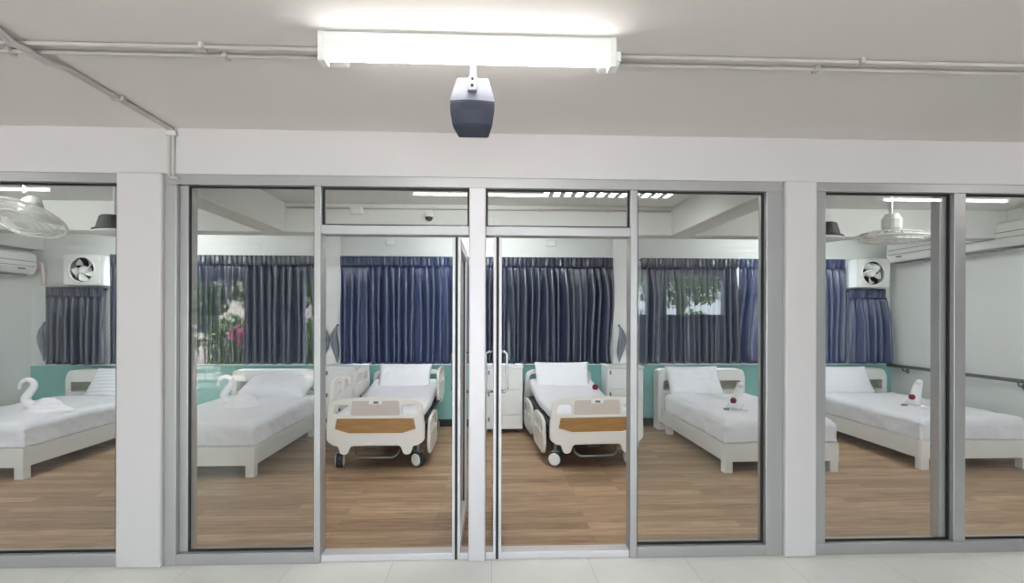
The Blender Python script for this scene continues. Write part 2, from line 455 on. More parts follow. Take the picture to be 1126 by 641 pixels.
# outer right bay
r = thing('window_3', 'wide two-pane glass panel right of the right pillar', None, (3.8, 0, 0), kind='structure'); ox = 3.8
b = MB(); a, c = PR[1], 5.6
b.box(a-ox, c-ox, 0, FD, 2.295, ZH); b.box(a-ox, c-ox, 0, FD, 0, .07)
b.box(a-ox, 2.105-ox, 0, FD, .07, 2.295); b.box(2.945-ox, 3.022-ox, 0, FD, .07, 2.295); b.box(c-.06-ox, c-ox, 0, FD, .07, 2.295)
b.build('frame', M_alu, r, bevel=.004)
b = MB().box(2.895-ox, 2.945-ox, .05, FD+.02, .07, 2.295)
b.build('sash_stile', M_alu, r, bevel=.003)
pane(r, 2.105-ox, 2.945-ox, .07, 2.295); pane(r, 3.022-ox, 5.54-ox, .07, 2.295)

# two glass leaves standing open at right angles, either side of the mullion
def leaf(name, x, side):
    r = thing(name, None, None, (x, .0, 0), kind='structure')      # local: leaf runs along +y, thickness along x
    L, T, Zt = .84, .050, 1.985
    b = MB(); h = T/2
    for yy in (0.0, L-.055):                      # stiles of two flanges with a dark groove
        b.box(-h, -h+.017, yy, yy+.055, .012, Zt); b.box(h-.017, h, yy, yy+.055, .012, Zt)
    b.box(-h, h, .055, L-.055, .012, .085); b.box(-h, h, .055, L-.055, Zt-.06, Zt)
    b.build('leaf_frame', M_alu2, r, bevel=.002)
    MB().box(-h+.017, h-.017, .004, .053, .006, Zt+.004).box(-h+.017, h-.017, L-.053, L-.004, .012, Zt).build('brush_seal', M_gasket, r)
    MB().box(-.003, .003, .05, L-.05, .08, Zt-.05).build('glass_pane', M_glass, r)
    for s in (-1, 1):
        x0 = s*h; x1 = s*(h+.055); yy = L-.10
        MB().tube([(x0, yy, .93), (x1-s*.015, yy, .93), (x1, yy, .945), (x1, yy, 1.215), (x1-s*.015, yy, 1.23), (x0, yy, 1.23)], .010, 10).build('pull_handle', M_steel, r, smooth=True)
leaf('door_1', -.218, 1)
leaf('door_2', .034, -1)

# ------------------------------------------------------------------ wooden single beds
def wooden_bed(label, loc, rz=0):
    r = thing('single_bed', label, 'bed', loc, rz, 'white wooden single beds')
    W, y0, y1 = .565, -1.04, 1.04
    b = MB()
    b.box(-W, W, y0, y0+.03, .11, .285); b.box(-W, -W+.03, y0+.03, y1-.2, .11, .285); b.box(W-.03, W, y0+.03, y1-.2, .11, .285)
    b.box(-W+.03, W-.03, y0+.03, y1-.2, .20, .23)
    b.build('bed_frame', M_bedwood, r, bevel=.004)
    for sx in (-1, 1):
        for yy in (y0+.005, .55):
            MB().box(min(sx*(W-.005), sx*(W-.085)), max(sx*(W-.005), sx*(W-.085)), yy, yy+.08, 0, .112).build('leg', M_bedwood, r, bevel=.003)
    # bookcase headboard: rounded front board with long niche, sides and back
    H = .80; wo = W+.02
    outer = rounded([(-wo, 0), (wo, 0), (wo, H), (-wo, H)], [0, 0, .13, .13], 7)
    nl, nh = .53, .655
    hole = lambda a, c: rounded([(a, nl), (c, nl), (c, nh), (a, nh)], .008, 2)
    hb = plate('headboard', [outer, hole(-wo+.065, -.02), hole(.02, wo-.065)], .024, M_bedwood, r, .004, 'XZ', (0, y1-.21, 0))
    plate('headboard_back', [rounded([(-wo, 0), (wo, 0), (wo, H), (-wo, H)], [0, 0, .13, .13], 7)], .016, M_niche, r, .003, 'XZ', (0, y1-.016, 0))
    b = MB()
    b.box(-wo, -wo+.025, y1-.198, y1-.024, 0, H-.13); b.box(wo-.025, wo, y1-.198, y1-.024, 0, H-.13)
    b.box(-wo+.025, wo-.025, y1-.198, y1-.024, nl-.022, nl-.002); b.box(-wo+.025, wo-.025, y1-.198, y1-.024, nh+.002, nh+.022)
    b.box(-.012, .012, y1-.198, y1-.024, nl, nh)
    k = rounded([(-wo, H-.15), (wo, H-.15), (wo, H), (-wo, H)], [0, 0, .13, .13], 7)
    b.loft([[(p[0], yy, p[1]) for p in k] for yy in (y1-.198, y1-.024)])
    b.build('headboard_shelf', M_bedwood, r, bevel=.002)
    MB().soft(W-.045, .80, .11, .05, (0, -.19, .335), 10, .004, 5, 1.3).build('mattress', M_linen, r, smooth=True)
    # bedspread: draped shell with a soft wavy hem
    hx, yA, yB, zt = W-.022, y0+.03, .62, .505
    def fn(u, v):
        # u across (with drop on both sides), v along from foot drop to head
        D = .205; tot = 2*hx + 2*D; d = u*tot
        def prof(d, half, D):
            if d < D: return -half, D-d
            if d > D+2*half: return half, d-D-2*half
            return d-D-half, 0.0
        x, dx = prof(d, hx, D)
        Ly = yB-yA; dv = v*(Ly+D)
        if dv < D: y, dy = yA, D-dv
        else: y, dy = yA+dv-D, 0.0
        drop = max(dx, dy)
        rr = .05
        # soft shoulder
        ex = max(0, abs(x)-(hx-rr))/rr; ey = max(0, (yA+rr)-y)/rr
        e = min(1, math.hypot(ex, ey))
        z = zt - rr*(1-math.sqrt(max(0, 1-e*e)))*.8
        if drop > 0: z = min(z, zt-.04-drop*.86)
        nz = noise.noise(Vector((x*6, y*6, drop*7)))*.007 + noise.noise(Vector((x*15+3, y*15, drop*11)))*.0045
        if dx > 0: x += math.copysign(.012+nz*2.6, x)
        if dy > 0: y -= .012+nz*2.6
        if drop == 0: z += nz*1.2
        return (x, y, z)
    MB().grid(fn, 66, 70).build('bedspread', M_cover, r, smooth=True, solid=.008)
    return r
proto = wooden_bed('white wooden bed in the right fixed pane, red-flowered towel figure on it', (2.795, 2.69, 0))
bedR = proto
bedRo = dup(proto, 'white wooden bed against the right wall, nearest the dark handrail', (4.785, 2.73, 0))
bedL = dup(proto, 'white wooden bed in the left fixed pane, puffy pillow at its head', (-2.765, 2.70, 0))
bedLo = dup(proto, 'white wooden bed farthest left, seen beyond the left pillar', (-4.83, 2.70, 0))

# ------------------------------------------------------------------ pillows
def pillow_mesh(name, W, H, T, m, seed, n=26):
    b = MB()
    def side(sg):
        def fn(u, v):
            a, c = 2*u-1, 2*v-1
            t = T*((1-abs(a)**3.2)*(1-abs(c)**3.2))**.55
            x = W*a*(1-.05*(1-abs(a))*0 - .05*(1-c*c)*abs(a)); y = H*c*(1-.06*(1-a*a)*abs(c))
            wr = noise.noise(Vector((x*9+seed, y*9, sg)))*.010 + noise.noise(Vector((x*22+seed, y*22, sg*2)))*.004
            k = min(1, t/T*1.5)
            return (x, y, sg*(t + wr*k))
        return fn
    b.grid(side(1), n, n); b.grid(side(-1), n, n)
    bmesh.ops.remove_doubles(b.bm, verts=b.bm.verts[:], dist=.0006)
    return b.build(name, m, None, smooth=True)
def pillow(label, loc, tilt, W=.34, H=.21, T=.075, m=M_linen, seed=0.0, rz=0.0):
    o = pillow_mesh('pillow', W, H, T, m, seed)
    tag(o, label, 'pillow', 'white pillows on the beds')
    o.location = loc; o.rotation_euler = (math.radians(tilt), 0, rz)
    return o
pillow('plump white pillow leaning on the headboard of the bed by the right fixed pane', (2.66, 3.435, .655), 56, .36, .23, .065, M_linen, 1.0)
pillow('white pillow leaning on the headboard of the bed beside the right wall', (4.72, 3.475, .650), 58, .37, .22, .065, M_linen, 7.7)
pillow('big puffy white pillow lying low on the bed in the left fixed pane', (-2.70, 3.36, .600), 20, .42, .26, .135, M_linen, 3.1)
pillow('pale striped pillow leaning on the headboard of the leftmost bed', (-4.70, 3.445, .650), 54, .36, .22, .07, M_stripe, 5.2)

# ------------------------------------------------------------------ hospital beds
def board(name, r, y, front, ztop=.715, zbot=.25, tabs=True):
    w0 = .47
    low = [(-.40, zbot), (-.36, zbot)]
    if tabs: low += [(-.335, zbot-.085), (-.265, zbot-.085), (-.24, zbot), (.24, zbot), (.265, zbot-.085), (.335, zbot-.085), (.36, zbot)]
    low += [(.40, zbot)]
    pts = low + [(w0, zbot+.05), (w0, zbot+.2), (.445, ztop-.055), (.37, ztop-.012), (0, ztop+.008), (-.37, ztop-.012), (-.445, ztop-.055), (-w0, zbot+.2), (-w0, zbot+.05)]
    outer = rounded(pts, .03, 3)
    hz0, hz1 = ztop-.165, ztop-.07
    holeL = rounded([(-.405, hz0), (-.25, hz0), (-.25, hz1-.01), (-.30, hz1), (-.39, hz1)], .03, 4)
    holeR = [(-x, z) for x, z in holeL][::-1]
    o = plate(name, [outer, holeL, holeR], .042, M_plast, r, .009, 'XZ', (0, y, 0))
    s = -1 if front else 1
    yy = y + s*.024
    if front:
        plate('wood_panel', [rounded([(-.255, .375), (.255, .375), (.385, .415), (.365, .515), (-.365, .515), (-.385, .415)], .006, 2)], .008, M_wood, o, .002, 'XZ', (0, s*.022, 0))
        plate('inner_field', [rounded([(-.235, .545), (.235, .545), (.225, ztop-.03), (-.225, ztop-.03)], .02, 3)], .006, M_field, o, .002, 'XZ', (0, s*.020, 0))
        plate('panel_rim', [rounded([(-.262, .362), (.262, .362), (.403, .41), (.380, .532), (-.380, .532), (-.403, .41)], .008, 2),
                            rounded([(-.255, .375), (.255, .375), (.385, .415), (.365, .515), (-.365, .515), (-.385, .415)], .006, 2)], .012, M_plast, o, .003, 'XZ', (0, s*.022, 0))
        plate('control_label', [rounded([(-.062, ztop-.062), (.062, ztop-.062), (.062, ztop-.026), (-.062, ztop-.026)], .012, 3)], .006, M_plastw, o, .001, 'XZ', (0, s*.022, 0))
        plate('control_button', [rounded([(-.022, ztop-.056), (.03, ztop-.056), (.03, ztop-.034), (-.022, ztop-.034)], .011, 4)], .004, M_handle, o, .001, 'XZ', (0, s*.026, 0))
    return o
def hospital_bed(label, loc, rails, swivel, rz=0):
    r = thing('hospital_bed', label, 'hospital bed', loc, rz, 'wheeled hospital beds')
    yf, yh = -.945, .925
    board('footboard', r, yf, True)
    board('headboard', r, yh, False, .80, .33, False)
    b = MB()
    for s in (-1, 1):
        b.box(s*.34-.025, s*.34+.025, yf+.03, yh-.04, .215, .265)
        b.box(s*.42-.02, s*.42+.02, yf+.03, yh-.03, .385, .43)
    for yy in (-.80, -.05, .78): b.box(-.36, .36, yy-.03, yy+.03, .215, .265)
    for yy in (-.88, -.3, .3, .86): b.box(-.42, .42, yy-.02, yy+.02, .39, .425)
    for yy in (-.55, .55): b.box(-.06, .06, yy-.06, yy+.06, .24, .40)
    b.box(-.05, .05, -.5, .1, .27, .33)
    b.box(-.40, .40, yf+.05, yh-.05, .425, .44)
    b.build('base_frame', M_dark, r, bevel=.005)
    MB().tube([(-.22, yf+.08, .21), (-.20, yf+.03, .155), (-.16, yf-.01, .135), (.16, yf-.01, .135), (.20, yf+.03, .155), (.22, yf+.08, .21)], .011, 8).build('pedal_bar', M_handle, r, smooth=True)
    MB().tube([(-.10, yf+.05, .30), (-.10, yf-.02, .235), (.02, yf-.02, .235)], .010, 8).build('crank_handle', M_dark, r, smooth=True)
    for sx in (-1, 1):
        for yy in (-.80, .78):
            x = sx*.385
            c = MB().lathe([(.03, -.033), (.064, -.033), (.075, -.026), (.075, -.006), (.062, -.004), (.062, .004), (.075, .006), (.075, .026), (.064, .033), (.03, .033)], (0, 0, .075), 'X', 24).build('caster', M_rubber, r, loc=(x, yy, 0))
            c.rotation_euler = (0, 0, math.radians(swivel[(sx, yy < 0)]))
            MB().lathe([(.045, -.044), (.062, -.035), (.062, .035), (.045, .044)], (0, 0, .075), 'X', 20).build('wheel_hub', M_plastw, c)
            MB().box(-.028, .028, -.05, .03, .148, .165).tube([(0, 0, .15), (0, 0, .235)], .016, 10).build('caster_fork', M_handle, c)
    # mattress with raised back section, under a white sheet
    m = MB().soft(.42, .86, .055, .04, (0, -.01, .50), 14, .005, 5, 2.0)
    for v in m.bm.verts:
        if v.co.y > .05: v.co.z += .13*((v.co.y-.05)/.8)**1.2
    m.build('mattress', M_cover, r, smooth=True)
    # side rails: plastic panels with grip slots
    for sx, yy, up in rails:
        zz = .50 if up else .10
        L, Hh = .70 if yy < 0 else .74, .37
        x0, x1 = yy-L/2, yy+L/2
        out = rounded([(x0+.05, zz), (x1-.05, zz), (x1, zz+.12), (x1-.04, zz+Hh*.9), (x1-.18, zz+Hh), (x0+.18, zz+Hh), (x0+.04, zz+Hh*.9), (x0, zz+.12)], .06, 4)
        h1 = rounded([(x0+.10, zz+.20), (yy-.04, zz+.20), (yy-.04, zz+.31), (x0+.14, zz+.31)], .03, 3)
        h2 = rounded([(yy+.04, zz+.20), (x1-.10, zz+.20), (x1-.14, zz+.31), (yy+.04, zz+.31)], .03, 3)
        sr = plate('side_rail', [out, h1, h2], .032, M_plast, r, .007, 'YZ', (sx*.485, 0, 0))
        zc = zz+.06
        for q in (-.14, .14):
            MB().tube([(0, yy+q, zc), (-sx*.045, yy+q, (zc+.40)/2 if up else .36), (-sx*.06, yy+q, .40)], .012, 8).build('rail_arm', M_dark, sr)
    return r
hospital_bed('hospital bed with beige and brown footboard behind the open left doorway', (-1.12, 2.765, 0), [(-1, -.42, True), (-1, .42, True), (1, -.42, False), (1, .42, True)], {(-1, True): 8, (1, True): 52, (-1, False): 20, (1, False): 10})
hospital_bed('hospital bed with white and brown footboard behind the open right doorway', (.965, 2.765, 0), [(-1, -.42, False), (-1, .42, False), (1, -.42, False), (1, .42, False)], {(-1, True): 62, (1, True): 15, (-1, False): 10, (1, False): 30}, math.radians(4))
pillow('white pillow propped up on the hospital bed in the left doorway', (-1.12, 3.425, .72), 54, .34, .20, .06, M_linen, 8.8)
pillow('white pillow propped up on the hospital bed in the right doorway', (.915, 3.425, .72), 56, .36, .22, .06, M_linen, 9.4)

def flower(name, parent, loc, s=1.0, label=None):
    b = MB()
    for k in range(6):
        a = 2*PI*k/6; c, sn = math.cos(a), math.sin(a)
        q = MB()
        b.soft(.016*s, .010*s, .016*s, .009*s, (c*.014*s, -.004*s*(k % 2), sn*.014*s), 2)
    b.soft(.010*s, .010*s, .010*s, .009*s, (0, -.010*s, 0), 2)
    o = b.build(name, M_red, parent, smooth=True, loc=loc)
    return o
o = flower('flower', None, (1.285, 3.13, .625), 1.25)
tag(o, 'small dark red flower beside the pillow on the hospital bed in the right doorway', 'flower')

# ------------------------------------------------------------------ towel swans
def side_swan(label, loc, rz, s=1.0):
    r = thing('towel_swan', label, 'towel swan', loc, rz, 'folded towel swans on the left beds')
    # local: faces -x; body a low fan of folded layers, neck an S
    b = MB()
    for k, (h, l, wd) in enumerate(((.022, .20, .13), (.040, .17, .11), (.062, .135, .085))):
        q = MB()
        def fn(u, v, h=h, l=l, wd=wd, k=k):
            a = 2*PI*u; t = v*PI/2
            x = .06 + l*math.cos(a)*math.cos(t)*1.0
            taper = 1 - .55*max(0, math.cos(a))
            y = wd*math.sin(a)*math.cos(t)*taper
            return (x, y, h*1.9*math.sin(t) + .0 + .004*math.sin(6*a+k)*math.cos(t))
        b.grid(fn, 28, 8)
    bmesh.ops.remove_doubles(b.bm, verts=b.bm.verts[:], dist=.0005)
    b.build('body', M_towel, r, smooth=True)
    pts = []; P = [(.0, .03), (-.075, .055), (-.115, .105), (-.085, .165), (-.052, .215), (-.060, .258), (-.100, .277), (-.142, .258), (-.160, .220), (-.163, .190)]
    for i in range(len(P)-1):
        p0, p1, p2, p3 = P[max(0, i-1)], P[i], P[i+1], P[min(len(P)-1, i+2)]
        for t in (0, .25, .5, .75):
            pts.append(tuple(.5*((2*p1[k]) + (-p0[k]+p2[k])*t + (2*p0[k]-5*p1[k]+4*p2[k]-p3[k])*t*t + (-p0[k]+3*p1[k]-3*p2[k]+p3[k])*t**3) for k in range(2)))
    pts.append(P[-1])
    n = len(pts)
    rs = [.030*(1-i/n)**1.2 + .012 for i in range(n)]; rs[-1] = .006
    MB().tube([(x, 0, z) for x, z in pts], rs, 12).build('neck', M_towel, r, smooth=True)
    r.scale = (s, s, s)
    return r
sw = side_swan('white towel swan with curled neck standing on the leftmost bed', (-4.70, 2.34, .505), .12, 1.18)
dup(sw, 'white towel swan with curled neck lying on the bed in the left fixed pane', (-2.80, 2.56, .505), .10)

def front_swan(label, loc, rz, s):
    r = thing('towel_figure', label, 'towel figure', loc, rz, 'folded towel figures on the right beds')
    b = MB()
    # two splayed folds meeting at an upright rolled neck
    for sx in (-1, 1):
        L = []
        for t in (0, .25, .5, .75, 1):
            wd = .052*(1-.45*t); h = .135*(1-t)**.9+.012
            L.append([(sx*(.005+.10*t)-wd*.5, -.05+.06*t-.03, 0), (sx*(.005+.10*t)+wd*.5, -.05+.06*t-.03, 0),
                      (sx*(.005+.10*t)+wd*.5, .02+.06*t, 0), (sx*(.005+.085*t)+wd*.2, .0+.05*t, h), (sx*(.005+.085*t)-wd*.2, .0+.05*t, h), (sx*(.005+.10*t)-wd*.5, .02+.06*t, 0)])
        b.loft(L)
    b.build('body', M_towel, r, smooth=True, sub=1)
    MB().tube([(0, -.01, .02), (.006, -.005, .08), (.016, 0, .15), (.030, .0, .21), (.040, -.008, .245), (.042, -.03, .262), (.040, -.06, .250)], [.060, .054, .047, .041, .036, .030, .014], 14).build('neck', M_towel, r, smooth=True)
    for sx in (-1, 1):
        MB().soft(.030, .03, .010, .009, (sx*.085, -.055, .011), 3).build('foot', M_handle if sx < 0 else M_towel, r, smooth=True)
    f = flower('flower', r, (-.022, -.078, .105), 1.0); f['label'] = 'dark red flower'
    r.scale = (s, s, s)
    return r
fs = front_swan('white towel figure with red flower on the bed beside the right pillar', (2.62, 2.22, .504), -.45, 1.05)
dup(fs, 'white towel figure with red flower on the bed along the right wall', (4.74, 2.38, .506), -.65)

# ------------------------------------------------------------------ bedside cabinets
def cabinet(label, loc):
    r = thing('bedside_cabinet', label, 'cabinet', loc, 0, 'white bedside cabinets')
    W, D, H = .235, .20, .86
    b = MB(); b.box(-W, W, -D+.02, D, .05, H-.025); b.build('body', M_cab, r, bevel=.004)
    MB().box(-W-.008, W+.008, -D-.004, D, H-.025, H).build('top', M_cab, r, bevel=.006)
    for z0_, z1_, nm in ((.56, H-.03, 'drawer'), (.24, .55, 'door'), (.06, .23, 'drawer')):
        d = MB().box(-W+.006, W-.006, -D, -D+.018, z0_, z1_).build(nm, M_cab, r, bevel=.004)
        MB().box(-W+.025, -W+.045, -D-.018, -D, z1_-.075, z1_-.025).build('handle', M_handle, d, bevel=.004)
    for sx in (-1, 1):
        for yy in (-.13, .15):
            MB().box(sx*.19-.02, sx*.19+.02, yy-.02, yy+.02, 0, .052).build('foot', M_dark, r, bevel=.003)
    return r
cb = cabinet('white bedside cabinet left of the left-doorway hospital bed', (-1.885, 3.56, 0))
dup(cb, 'white bedside cabinet just right of the central mullion', (.16, 3.57, 0))
dup(cb, 'white bedside cabinet right of the right-doorway hospital bed', (1.73, 3.56, 0))

# ------------------------------------------------------------------ curtains
def curtain(label, x0, x1, zt, zb, m, seed, flareL=0.0, flareR=0.0, y=3.680, early=.4):
    rnd = random.Random(seed)
    Wd = x1-x0; nf = max(5, int(Wd/.088)); cx = (x0+x1)/2
    r = thing('curtain', label, 'curtain', (cx, y, zb), 0, 'blue pleated curtains along the back wall')
    H = zt-zb; hd = .12
    ph = [rnd.uniform(-1.5, 1.5) for _ in range(nf+2)]; am = [rnd.uniform(.25, 1.45) for _ in range(nf+2)]
    def lerp(L_, t):
        i = min(int(t), nf); f = t-i; s_ = f*f*(3-2*f)
        return L_[i]*(1-s_)+L_[i+1]*s_
    def fn(u, v):
        d = v*(H-hd)                               # from below the heading down
        k = min(1.0, .25 + d/.45); t = u*nf
        a = lerp(am, t)*k; t = t + .55*noise.noise(Vector((u*nf*.33, seed*1.7, d*.25)))*min(1, d*3); t = min(max(t, 0), nf); th = 2*PI*t + lerp(ph, t)*min(1.4, d*1.6)
        w = math.sin(th) + .28*math.sin(2*th+.6) + .22*math.sin(.5*th + seed)
        yy = .046*a*w + .006*noise.noise(Vector((u*nf*2.3, d*3, seed)))*k
        x = (u-.5)*Wd + .020*a*math.cos(th+.5)
        e = d/(H-hd); f0 = max(0, (e-early)/(1-early)); fr = f0**1.4*(1 - .55*max(0, (e-.84)/.16))
        if u < .22: x -= flareL*fr*(1-u/.22)
        if u > .78: x += flareR*fr*((u-.78)/.22)
        z = H-hd-d + (.004*math.sin(u*nf*3+seed) if v > .98 else 0)
        return (x, yy, z)
    MB().grid(fn, nf*12, 26).build('drape', m, r, smooth=True, solid=.003)
    def hn(u, v):
        t = u*nf; f = (t*1.5) % 1.0
        pin = math.exp(-((f-.5)/.13)**2)
        yy = .004 - .036*pin*(1-.6*v) + .012*(1-v)*0 - .016*v*math.sin(2*PI*t)*.6
        return ((u-.5)*Wd, yy, H-v*(hd+.012))
    MB().grid(hn, nf*18, 5).build('pleat_heading', m, r, smooth=True, solid=.004)
    MB().box(-Wd/2, Wd/2, .05, .075, H-.035, H-.01).build('track', M_dark, r)
    return r
curtain('short slate curtain under the left exhaust fan, corner of the left wall', -5.80, -5.07, 1.87, .868, M_curtgr, 11)
curtain('long slate curtain starting beside the left exhaust fan', -4.99, -3.56, 2.30, .868, M_curtdk, 12)
curtain('dark slate curtain behind the left fixed pane, left of the left back column', -3.585, -2.36, 2.30, .868, M_curtdk, 13)
curtain('navy blue curtain filling the back of the left doorway', -2.02, -.16, 2.30, .868, M_curtain, 14, -.01, 0)
curtain('dark navy curtain filling the back of the right doorway', -.18, 1.64, 2.30, .868, M_curtdk, 15, 0, -.06)
curtain('dark slate curtain right of the right back column', 2.02, 3.355, 2.30, .868, M_curtdk, 16, 0, .10, early=.05)
curtain('blue curtain right of the bright slit, ending at the right exhaust fan', 3.385, 4.88, 2.30, .868, M_curtain, 17, .14, 0, early=.02)
curtain('short blue curtain under the right exhaust fan', 4.93, 5.46, 1.89, .868, M_curtain, 18, 0, .04)

# ------------------------------------------------------------------ curtain tie-backs hanging on hooks beside the curtains
def tieback(label, x, y_, ztop, sx, m):
    r = thing('curtain_tieback', label, 'curtain tie-back', (x, y_, ztop), 0, 'grey curtain tie-backs')
    MB().tube([(0, .0, .0), (0, -.035, .0), (0, -.042, .012)], .006, 8).lathe([(0, -.006), (.014, -.006), (.014, 0), (0, 0)], (0, 0, 0), 'Y', 14).build('hook', M_dark, r)
    n = 22; L_ = .50
    for side in (0, 1):
        loops = []
        for k in range(n+1):
            t = k/n; z = -L_*t
            bow = (.062 if side else .008)*math.sin(PI*t**.85)
            hw = .008 + .026*math.sin(PI*t)**1.3
            cx_ = sx*(bow + .012*math.sin(2*PI*t)); yy = -.036 + (.010 if side else -.004)*math.sin(PI*t)
            loops.append([(cx_-hw, yy, z), (cx_, yy-.006, z), (cx_+hw, yy, z), (cx_, yy+.004, z)])
        MB().loft(loops).build('strap', m, r, smooth=True)
    return r
tieback('grey leaf-shaped curtain tie-back on the right back column', 1.735, YB-.056, 1.38, 1, M_tie)
tieback('slim grey curtain tie-back on the left edge of the left back column', -2.265, YB-.056, 1.38, 1, M_tie)
tieback('slim grey curtain tie-back on the right edge of the left back column', -2.065, YB-.056, 1.38, -1, M_tie)
tieback('grey curtain tie-back in the left corner beside the short curtain', -5.89, YB-.001, 1.40, -1, M_tie)

# ------------------------------------------------------------------ exhaust fans
def exhaust_fan(label, x):
    r = thing('exhaust_fan', label, 'exhaust fan', (x, 3.69, 2.088), 0, 'white box exhaust fans high on the back wall')
    w_, d0, d1 = .225, -.11, .105
    # housing with round mouth
    circ = [(.155*math.cos(2*PI*k/40), .155*math.sin(2*PI*k/40)) for k in range(40)]
    sq = rounded([(-w_, -.195), (w_, -.195), (w_, .195), (-w_, .195)], .02, 3)
    plate('front_grille_plate', [sq, circ[::-1]], .022, M_plastw, r, .005, 'XZ', (0, d0, 0))
    b = MB(); t = .012
    b.box(-w_, w_, d0+.011, d1, .183, .195); b.box(-w_, w_, d0+.011, d1, -.195, -.183)
    b.box(-w_, -w_+t, d0+.011, d1, -.183, .183); b.box(w_-t, w_, d0+.011, d1, -.183, .183)
    b.build('housing', M_plastw, r, bevel=.003)
    MB().box(-w_+t, w_-t, .075, .09, -.183, .183).build('dark_cavity', M_black, r)
    MB().tube([(.165*math.cos(2*PI*k/40), d0-.013, .165*math.sin(2*PI*k/40)) for k in range(40)], .010, 8, closed=True).build('mouth_ring', M_plastw, r, smooth=True)
    MB().lathe([(.0, -.05), (.04, -.05), (.052, -.03), (.052, .04), (.0, .04)], (0, -.06, 0), 'Y', 20).build('hub', M_plastw, r)
    for k in range(5):
        a0 = 2*PI*k/5 + .5; q = MB()
        def fn(u, v, a0=a0):
            rad = .045 + .100*u
            a = a0 + (v-.5)*(.75+.1*u) + .55*u
            return (rad*math.cos(a), -.075 + .055*(v-.5), rad*math.sin(a))
        q.grid(fn, 6, 5).build('blade', M_plastw, r, smooth=True, solid=.004)
    return r
ef = exhaust_fan('white box exhaust fan high in the left corner', -5.26)
dup(ef, 'white box exhaust fan high in the right corner', (5.196, 3.69, 2.105))

# ------------------------------------------------------------------ air conditioners on the side walls
def aircon(label, loc, sx, L, pipe):
    r = thing('air_conditioner', label, 'air conditioner', loc, 0, 'long white air conditioners on the side walls')
    # local: wall at x=0, unit grows toward sx; profile in x-z
    prof = [(0, .30), (.17, .30), (.215, .27), (.225, .10), (.19, .025), (.12, 0), (0, 0)]
    b = MB().loft([[(sx*x, yy, z) for x, z in prof] for yy in (-L/2, L/2)]); b.build('casing', M_plastw, r, bevel=.008)
    MB().box(min(sx*.120, sx*.205), max(sx*.120, sx*.205), -L/2+.12, L/2-.12, -.004, .012).xform(Matrix.Identity(4)).build('louver', M_handle, r, bevel=.002)
    x = sx*.222
    MB().box(min(x, x+sx*.006), max(x, x+sx*.006), -L/2+.03, L/2-.03, .175, .181).box(min(x, x+sx*.006), max(x, x+sx*.006), -L/2+.03, L/2-.03, .115, .121).build('panel_seam', M_handle, r)
    MB().box(min(x, x+sx*.007), max(x, x+sx*.007), L/2-.26, L/2-.17, .075, .088).build('dark_badge', M_dark, r)
    if pipe:
        MB().tube([(sx*.10, L/2-.005, .2), (sx*.11, L/2+.05, .2), (sx*.22, L/2+.07, .17), (sx*.24, L/2+.07, .0), (sx*.24, L/2+.07, -.12)], .020, 10).build('pipe', M_copper, r, smooth=True)
    return r
aircon('white air conditioner under the beam on the left wall', (XL+.004, 2.77, 2.005), 1, 1.7, True)
aircon('white air conditioner high on the right wall above the handrail', (XR-.004, 2.62, 2.225), -1, 1.95, False)

# ------------------------------------------------------------------ handrail on the right wall
r = thing('handrail', 'dark grey handrail running along the right wall', 'handrail', (XR-.075, 2.0, .835))
MB().tube([(0, -1.75, 0), (0, 1.75, 0)], .021, 12).build('bar', M_rail, r, smooth=True)
for yy in (-1.5, -.75, .0, .75, 1.5):
    MB().tube([(0, yy, -.01), (.01, yy, -.055), (.068, yy, -.062)], .010, 8).tube([(.066, yy, -.062), (.075, yy, -.062)], .03, 14).build('bracket', M_handle, r, smooth=True)

# ------------------------------------------------------------------ lamps
def batten(label, loc, emat, group, yaw=0.0):
    r = thing('fluorescent_lamp', label, 'lamp', loc, yaw, group)          # loc: ceiling point
    MB().box(-.59, .59, -.030, .030, -.060, 0).build('batten', M_plastw, r, bevel=.006)
    for s in (-1, 1):
        MB().box(min(s*.565, s*.595), max(s*.565, s*.595), -.032, .032, -.118, -.0).build('end_cap', M_plastw, r, bevel=.005)
    MB().tube([(-.565, -.008, -.097), (.565, -.008, -.097)], .0135, 12).build('tube', emat, r, smooth=True)
    return r
LY = -1.06
ch = batten('glowing fluorescent tube lamp on the hall ceiling above the doors', (-.095, LY, ZC), E_hall, 'fluorescent hall lamps')
for x, y_, lb in ((-4.15, LY, 'fluorescent hall lamp left of the doors'), (3.95, LY, 'fluorescent hall lamp right of the doors'),
                  (-4.15, -4.7, 'unlit fluorescent hall lamp at rear left'), (-.1, -4.7, 'unlit fluorescent hall lamp at rear centre'), (3.95, -4.7, 'unlit fluorescent hall lamp at rear right')):
    q = dup(ch, lb, (x, y_, ZC))
    if y_ < -2:
        for o in list(COL.objects):
            if o.parent == q and o.name.startswith('tube'):
                o.data = o.data.copy(); o.data.materials.clear(); o.data.materials.append(M_tubeoff)
wl = batten('added unseen ward lamp behind the header above the doors', (-.1, .62, ZW), E_ward, 'added unseen ward lamps')  # unseen lamps added to light the ward, hidden by the header
for x, y_, lb in ((-4.1, .62, 'added unseen ward lamp behind the left header'), (3.95, .62, 'added unseen ward lamp behind the right header'),
                  (-.1, 2.85, 'added unseen ward lamp behind the cross beam, middle'), (-4.1, 2.85, 'added unseen ward lamp behind the cross beam, left bay'), (3.95, 2.85, 'added unseen ward lamp behind the cross beam, right bay')  # extra row added to brighten the ward, kept unseen by the beam
                  ):
    dup(wl, lb, (x, y_, ZW))

